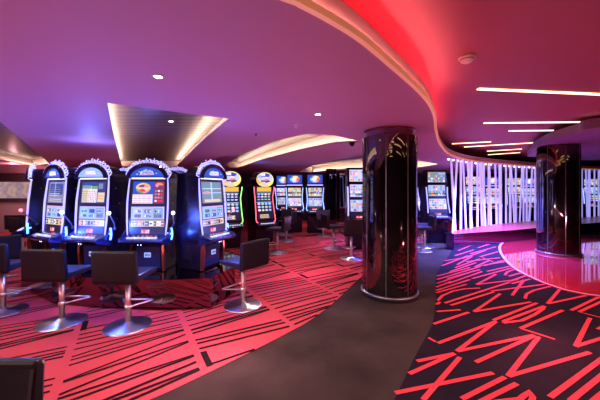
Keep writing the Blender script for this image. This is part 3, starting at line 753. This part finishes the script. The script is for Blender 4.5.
ledge_in = spline([(3.70, 7.02), (4.5, 7.35), (5.6, 7.72), (6.9, 8.3), (8.4, 9.0), (12.3, 10.4)], 36)[:len(ledge_out)]
b = MB(); b.prism_z(ledge_in + ledge_out[::-1], .0, .33)
o = b.build('curved_ledge', M['ledge_top']); tag(o, 'low curved glossy red ledge that the white rods stand on', 'ledge')
b = MB(); b.ribbon(offset(ledge_in, .004), .0, .322); b.build('riser', pr('riser_gloss', (.40, .32, .52), .08, 1.), o)
b = MB(); b.prism_z([(3.44, 6.82), (3.60, 6.78), (3.66, 6.98), (3.50, 7.02)], 0, .375); o = b.build('end_post', M['gloss'], bevel=.008)
tag(o, 'short black post at the left end of the curved ledge', 'post')

# ================================================================ SMALL FITTINGS
def downlight(px, py, z, label):
    x, y = cl(px, py, z)
    t = empty('downlight', (x, y, z), 0, label, 'downlight', 'recessed downlights')
    b = MB(); b.lathe([(.030, -.006), (.040, -.004), (.040, 0)], 24); b.build('trim_ring', M['white_plastic'], t, True)
    b = MB(); b.lathe([(.0, -.0075), (.026, -.007)], 20, cap=False); b.build('lamp', M['downlight'], t)
    return x, y
downlight(158, 76, ZL, 'bright round downlight in the pink ceiling above the near island')
downlight(318, 114, ZL, 'small round downlight in the purple ceiling left of the middle column')
downlight(171, 121, ZL + .15, 'round downlight inside the dark wood ceiling recess')
x, y = cl(467, 57, ZH)
t = empty('smoke_detector', (x, y, ZH), 0, 'white round smoke detector on the dark red ceiling', 'smoke detector')
b = MB(); b.lathe([(.03, -.052), (.052, -.04), (.058, -.02), (.07, -.016), (.07, 0)], 28); b.build('housing', M['white_plastic'], t, True)
b = MB(); b.lathe([(.059, -.032), (.060, -.024)], 28, cap=False); b.build('vent_slot', M['grey'], t)
x, y = cl(352, 142.5)
t = empty('dome_camera', (x, y, ZL), 0, 'small black dome camera on the ceiling by the middle column', 'camera')
b = MB(); b.lathe([(.05, -.02), (.055, 0)], 20); b.build('mount', M['black'], t, True)
b = MB(); b.ball((0, 0, -.025), .042); b.build('dome', M['gloss'], t, True)
for i, (px, py) in enumerate(((256, 134), (296, 125), (385, 60))):
    if i == 2: x, y = cl(434, 111, ZH)
    else: x, y = cl(px, py)
    b = MB(); b.lathe([(.012, -.035), (.02, -.03), (.008, -.025), (.008, -.006), (.026, -.004), (.026, 0)], 14)
    o = b.build('ceiling_sprinkler', M['white_plastic'] if i else M['grey']); o.location = (x, y, ZH if i == 2 else ZL)
    tag(o, ('grey sprinkler head on the purple ceiling above the gold-topped machines', 'white sprinkler head close to the small downlight', 'white sprinkler head on the red ceiling next to the bend of the lip')[i], 'sprinkler')
slits = [((478, 88.5), (625, 95), 'longest warm light slit in the dark red ceiling'), ((484, 122.8), (580, 121.8), 'second warm light slit, spanning toward the marble-floor column'), ((509, 130.6), (553, 130.2), 'short warm light slit just behind the second slit'),
         ((452, 143.6), (491, 141.6), 'warm light slit nearest the ceiling lip'), ((464, 146.8), (536, 142.4), 'long slanting warm light slit ending near the soffit'), ((487, 151.0), (522, 148.8), 'short slit in front of the farthest one'), ((488, 154.6), (520, 152.4), 'farthest short warm light slit above the rods')]
for a_, b_, lab in slits:
    p, q = Vector(cl(*a_, ZH)), Vector(cl(*b_, ZH)); L_ = (q - p).length
    b = MB(); b.box(0, L_, -.022, .022, -.012, 0, 0); o = b.build('light_slit', M['warm_slit']); o.location = (p.x, p.y, ZH); o.rotation_euler.z = math.atan2(q.y - p.y, q.x - p.x)
    tag(o, lab, 'light', 'warm light slits in the red ceiling')
for i, (x0, y0, L_) in enumerate(((1.4, -.6, 2.6), (-.6, .3, .9), (.4, -.1, 1.0), (2.2, .5, 2.4), (2.4, -2.0, 2.5), (5.0, -1.0, 2.0), (-.4, -.7, .9), (-.2, -1.1, 1.1), (-.5, -1.6, 1.2), (-.2, -2.2, .9), (-1.9, -.9, .8), (-2.2, -1.5, 1.2), (-2.0, -2.3, 1.2), (-4.2, -1.2, 1.5), (-.6, -3.2, 1.4), (6.2, 1.0, 1.6), (4.6, 1.3, .9), (6.0, .3, 1.4))):   # unseen slits added outside the frame for the columns to reflect
    b = MB(); b.box(0, L_, -.022, .022, -.012, 0); o = b.build('light_slit', M['warm_slit']); o.location = (x0, y0, ZH); o.rotation_euler.z = .05 - .1 * (i % 3)
    tag(o, 'added warm light slit outside the frame, there for column reflections', 'light', 'warm light slits in the red ceiling')
# poster on the left wall, mirror pillars in the distance
b = MB(); b.box(-12.8, -8.25, 9.50, 9.59, 1.13, 1.66); o = b.build('wall_poster', noise_em('poster_print', [(.30, .18, .22), (.75, .50, .42), (.45, .30, .40), (.85, .55, .50)], 2.2, .55, False))
tag(o, 'long backlit pinkish poster on the mauve wall at far left', 'poster')
for i, (px, d, w, lab) in enumerate(((331, 11.0, .30, 'dark mirror pillar next to the end rainbow wheel machine'), (341, 12.2, .26, 'dark mirror pillar just left of the half-hidden three-screen machine'))):
    x = (px - 300) / F * d
    t = empty('mirror_pillar', (x, d, 0), math.radians(20), lab, 'pillar', 'dark mirror pillars')
    b = MB(); b.box(-w / 2, w / 2, -w / 2, w / 2, .06, ZL); b.build('shaft', M['mirror'], t, bevel=.01)
    b = MB(); b.box(-w / 2 - .01, w / 2 + .01, -w / 2 - .01, w / 2 + .01, 0, .06); b.build('base', M['chrome'], t)

# ================================================================ LIGHT
W = bpy.data.worlds.new('world'); SC.world = W; W.use_nodes = True
W.node_tree.nodes['Background'].inputs[0].default_value = (.62, .34, .52, 1); W.node_tree.nodes['Background'].inputs[1].default_value = .1
def point(x, y, z, col, e, r=0., spot=None):
    l = bpy.data.lights.new('lamp', 'SPOT' if spot else 'POINT'); l.energy = e; l.color = col; l.shadow_soft_size = r
    if spot: l.spot_size = math.radians(spot); l.spot_blend = .6
    o = bpy.data.objects.new('lamp', l); o.location = (x, y, z); COL.objects.link(o); return o
def area(x, y, z, sx, sy, col, e, rot=(0, 0, 0)):
    l = bpy.data.lights.new('area_lamp', 'AREA'); l.shape = 'RECTANGLE'; l.size = sx; l.size_y = sy; l.energy = e; l.color = col
    o = bpy.data.objects.new('area_lamp', l); o.location = (x, y, z); o.rotation_euler = rot; COL.objects.link(o); return o
WARM = (1., .86, .80)
for x, y, e in ((cl(158, 76)[0], cl(158, 76)[1], 60), (-.2, 2.2, 45), (cl(318, 114)[0], cl(318, 114)[1], 45), (-3.2, 2.0, 60), (-2.3, 1.0, 45), (-.1, 5.6, 45), (.6, 7.6, 45), (-4.2, 3.2, 40), (2.2, 8.4, 40), (-5.5, 6, 50), (.2, 10.5, 40), (-9, 8, 50)):
    point(x, y, ZL - .03, WARM, e, .0, 150)  # two sit at the downlights, the rest are added unseen fill spots
for x, y, e in ((2.2, 1.9, 60), (3.0, 3.6, 60), (4.2, 2.2, 60), (4.6, 4.6, 40), (1.0, .3, 30), (7.5, 6.2, 40), (2.6, 5.4, 25)):
    point(x, y, ZH - .04, (1., .70, .62), e, .0, 150)  # unseen fill spots added below the upper ceiling
PINK = (.95, .42, .74); ROSE = (1., .50, .56)
for x, y, z_, e, c in ((-1.2, -.6, .6, 26, ROSE), (-3.2, .6, .6, 26, ROSE), (-.6, 2.3, .5, 13, ROSE), (-5.5, 2., .6, 20, PINK), (.1, 4.8, .6, 12, PINK), (.5, 7.5, .7, 9, (.8, .4, .9)), (-2., 6.8, .8, 9, (.7, .4, 1.)), (-4.5, 7.5, .9, 9, (.8, .45, .9)),
                       (2.2, 2.6, .5, 18, (1., .3, .34)), (3.2, .6, .5, 18, (1., .3, .34)), (3.6, 4.6, .6, 12, (1., .3, .4)), (5.6, 3.6, .6, 12, (1., .32, .4)), (4.3, 9.5, 1., 7, (.7, .4, 1.)), (.8, 11.5, 1., 8, PINK), (-7.5, 5.5, 1., 10, (1., .5, .6)), (7, 11.5, 1.2, 6, (.6, .4, 1.))):
    point(x, y, z_, c, e * 1.35)  # unseen mid-air points, added as fill for the ceilings
BLUE = (.18, .25, 1.)
for x, y, e in ((-3.4, 4.7, 22), (-2.35, 4.5, 8), (-5.2, 4.4, 24), (-4.4, 3.6, 10), (-1.2, 8.4, 6), (1.4, 8.6, 6)): point(x, y, 1.85, BLUE, e)  # unseen blue points at machine-top height, added to tint the ceiling
for x, y in ((-2.30, 3.38), (-1.62, 3.34), (-2.98, 3.50), (-.84, 3.72)): point(x, y, .95, (.08, .18, 1.), 20)
for mx, my, a in ((-1.93, 3.67, 0), (-2.68, 3.73, -15), (-3.30, 3.89, -27), (-1.15, 3.86, 68)):
    q = Vector((mx, my, 0)) + Matrix.Rotation(math.radians(a), 3, 'Z') @ Vector((.40, .02, 0)); point(q.x, q.y, .85, (.06, .14, 1.), 3.6)
for x, y, e in ((3.3, 6.3, 90), (4.2, 6.7, 130), (5.1, 7.2, 130), (6.2, 7.7, 110), (2.6, 7.6, 60)):
    point(x, y, 2.12, (.20, .22, 1.), e * 6.5, .0, 110)
point(4.6, 7.4, 1.7, (.35, .3, 1.), 7); point(6.5, 8.6, 1.6, (.4, .3, 1.), 6); point(-8.8, 8.9, 2.05, (1., .45, .5), 14); point(-9.4, 8.4, 1.0, (1., .6, .6), 10)  # added unseen points for violet far ceiling and pink left wall
for x, y in ((3.9, 8.8), (5.3, 9.8), (7.2, 10.8)): point(x, y, 1.2, (.3, .25, 1.), 9)

# ================================================================ CAMERA
cam = bpy.data.cameras.new('camera'); cam.sensor_width = 36; cam.lens = F / 600 * 36; cam.shift_y = -(200 - YH) / 600; cam.clip_start = .02
co = bpy.data.objects.new('camera', cam); COL.objects.link(co); co.location = (0, 0, H); co.rotation_euler = (math.radians(90), 0, 0); SC.camera = co
SC.view_settings.view_transform = 'Standard'; SC.view_settings.look = 'Medium High Contrast'; SC.view_settings.exposure = .05
SC.cycles.max_bounces = 6
SC.cycles.sample_clamp_indirect = 4.
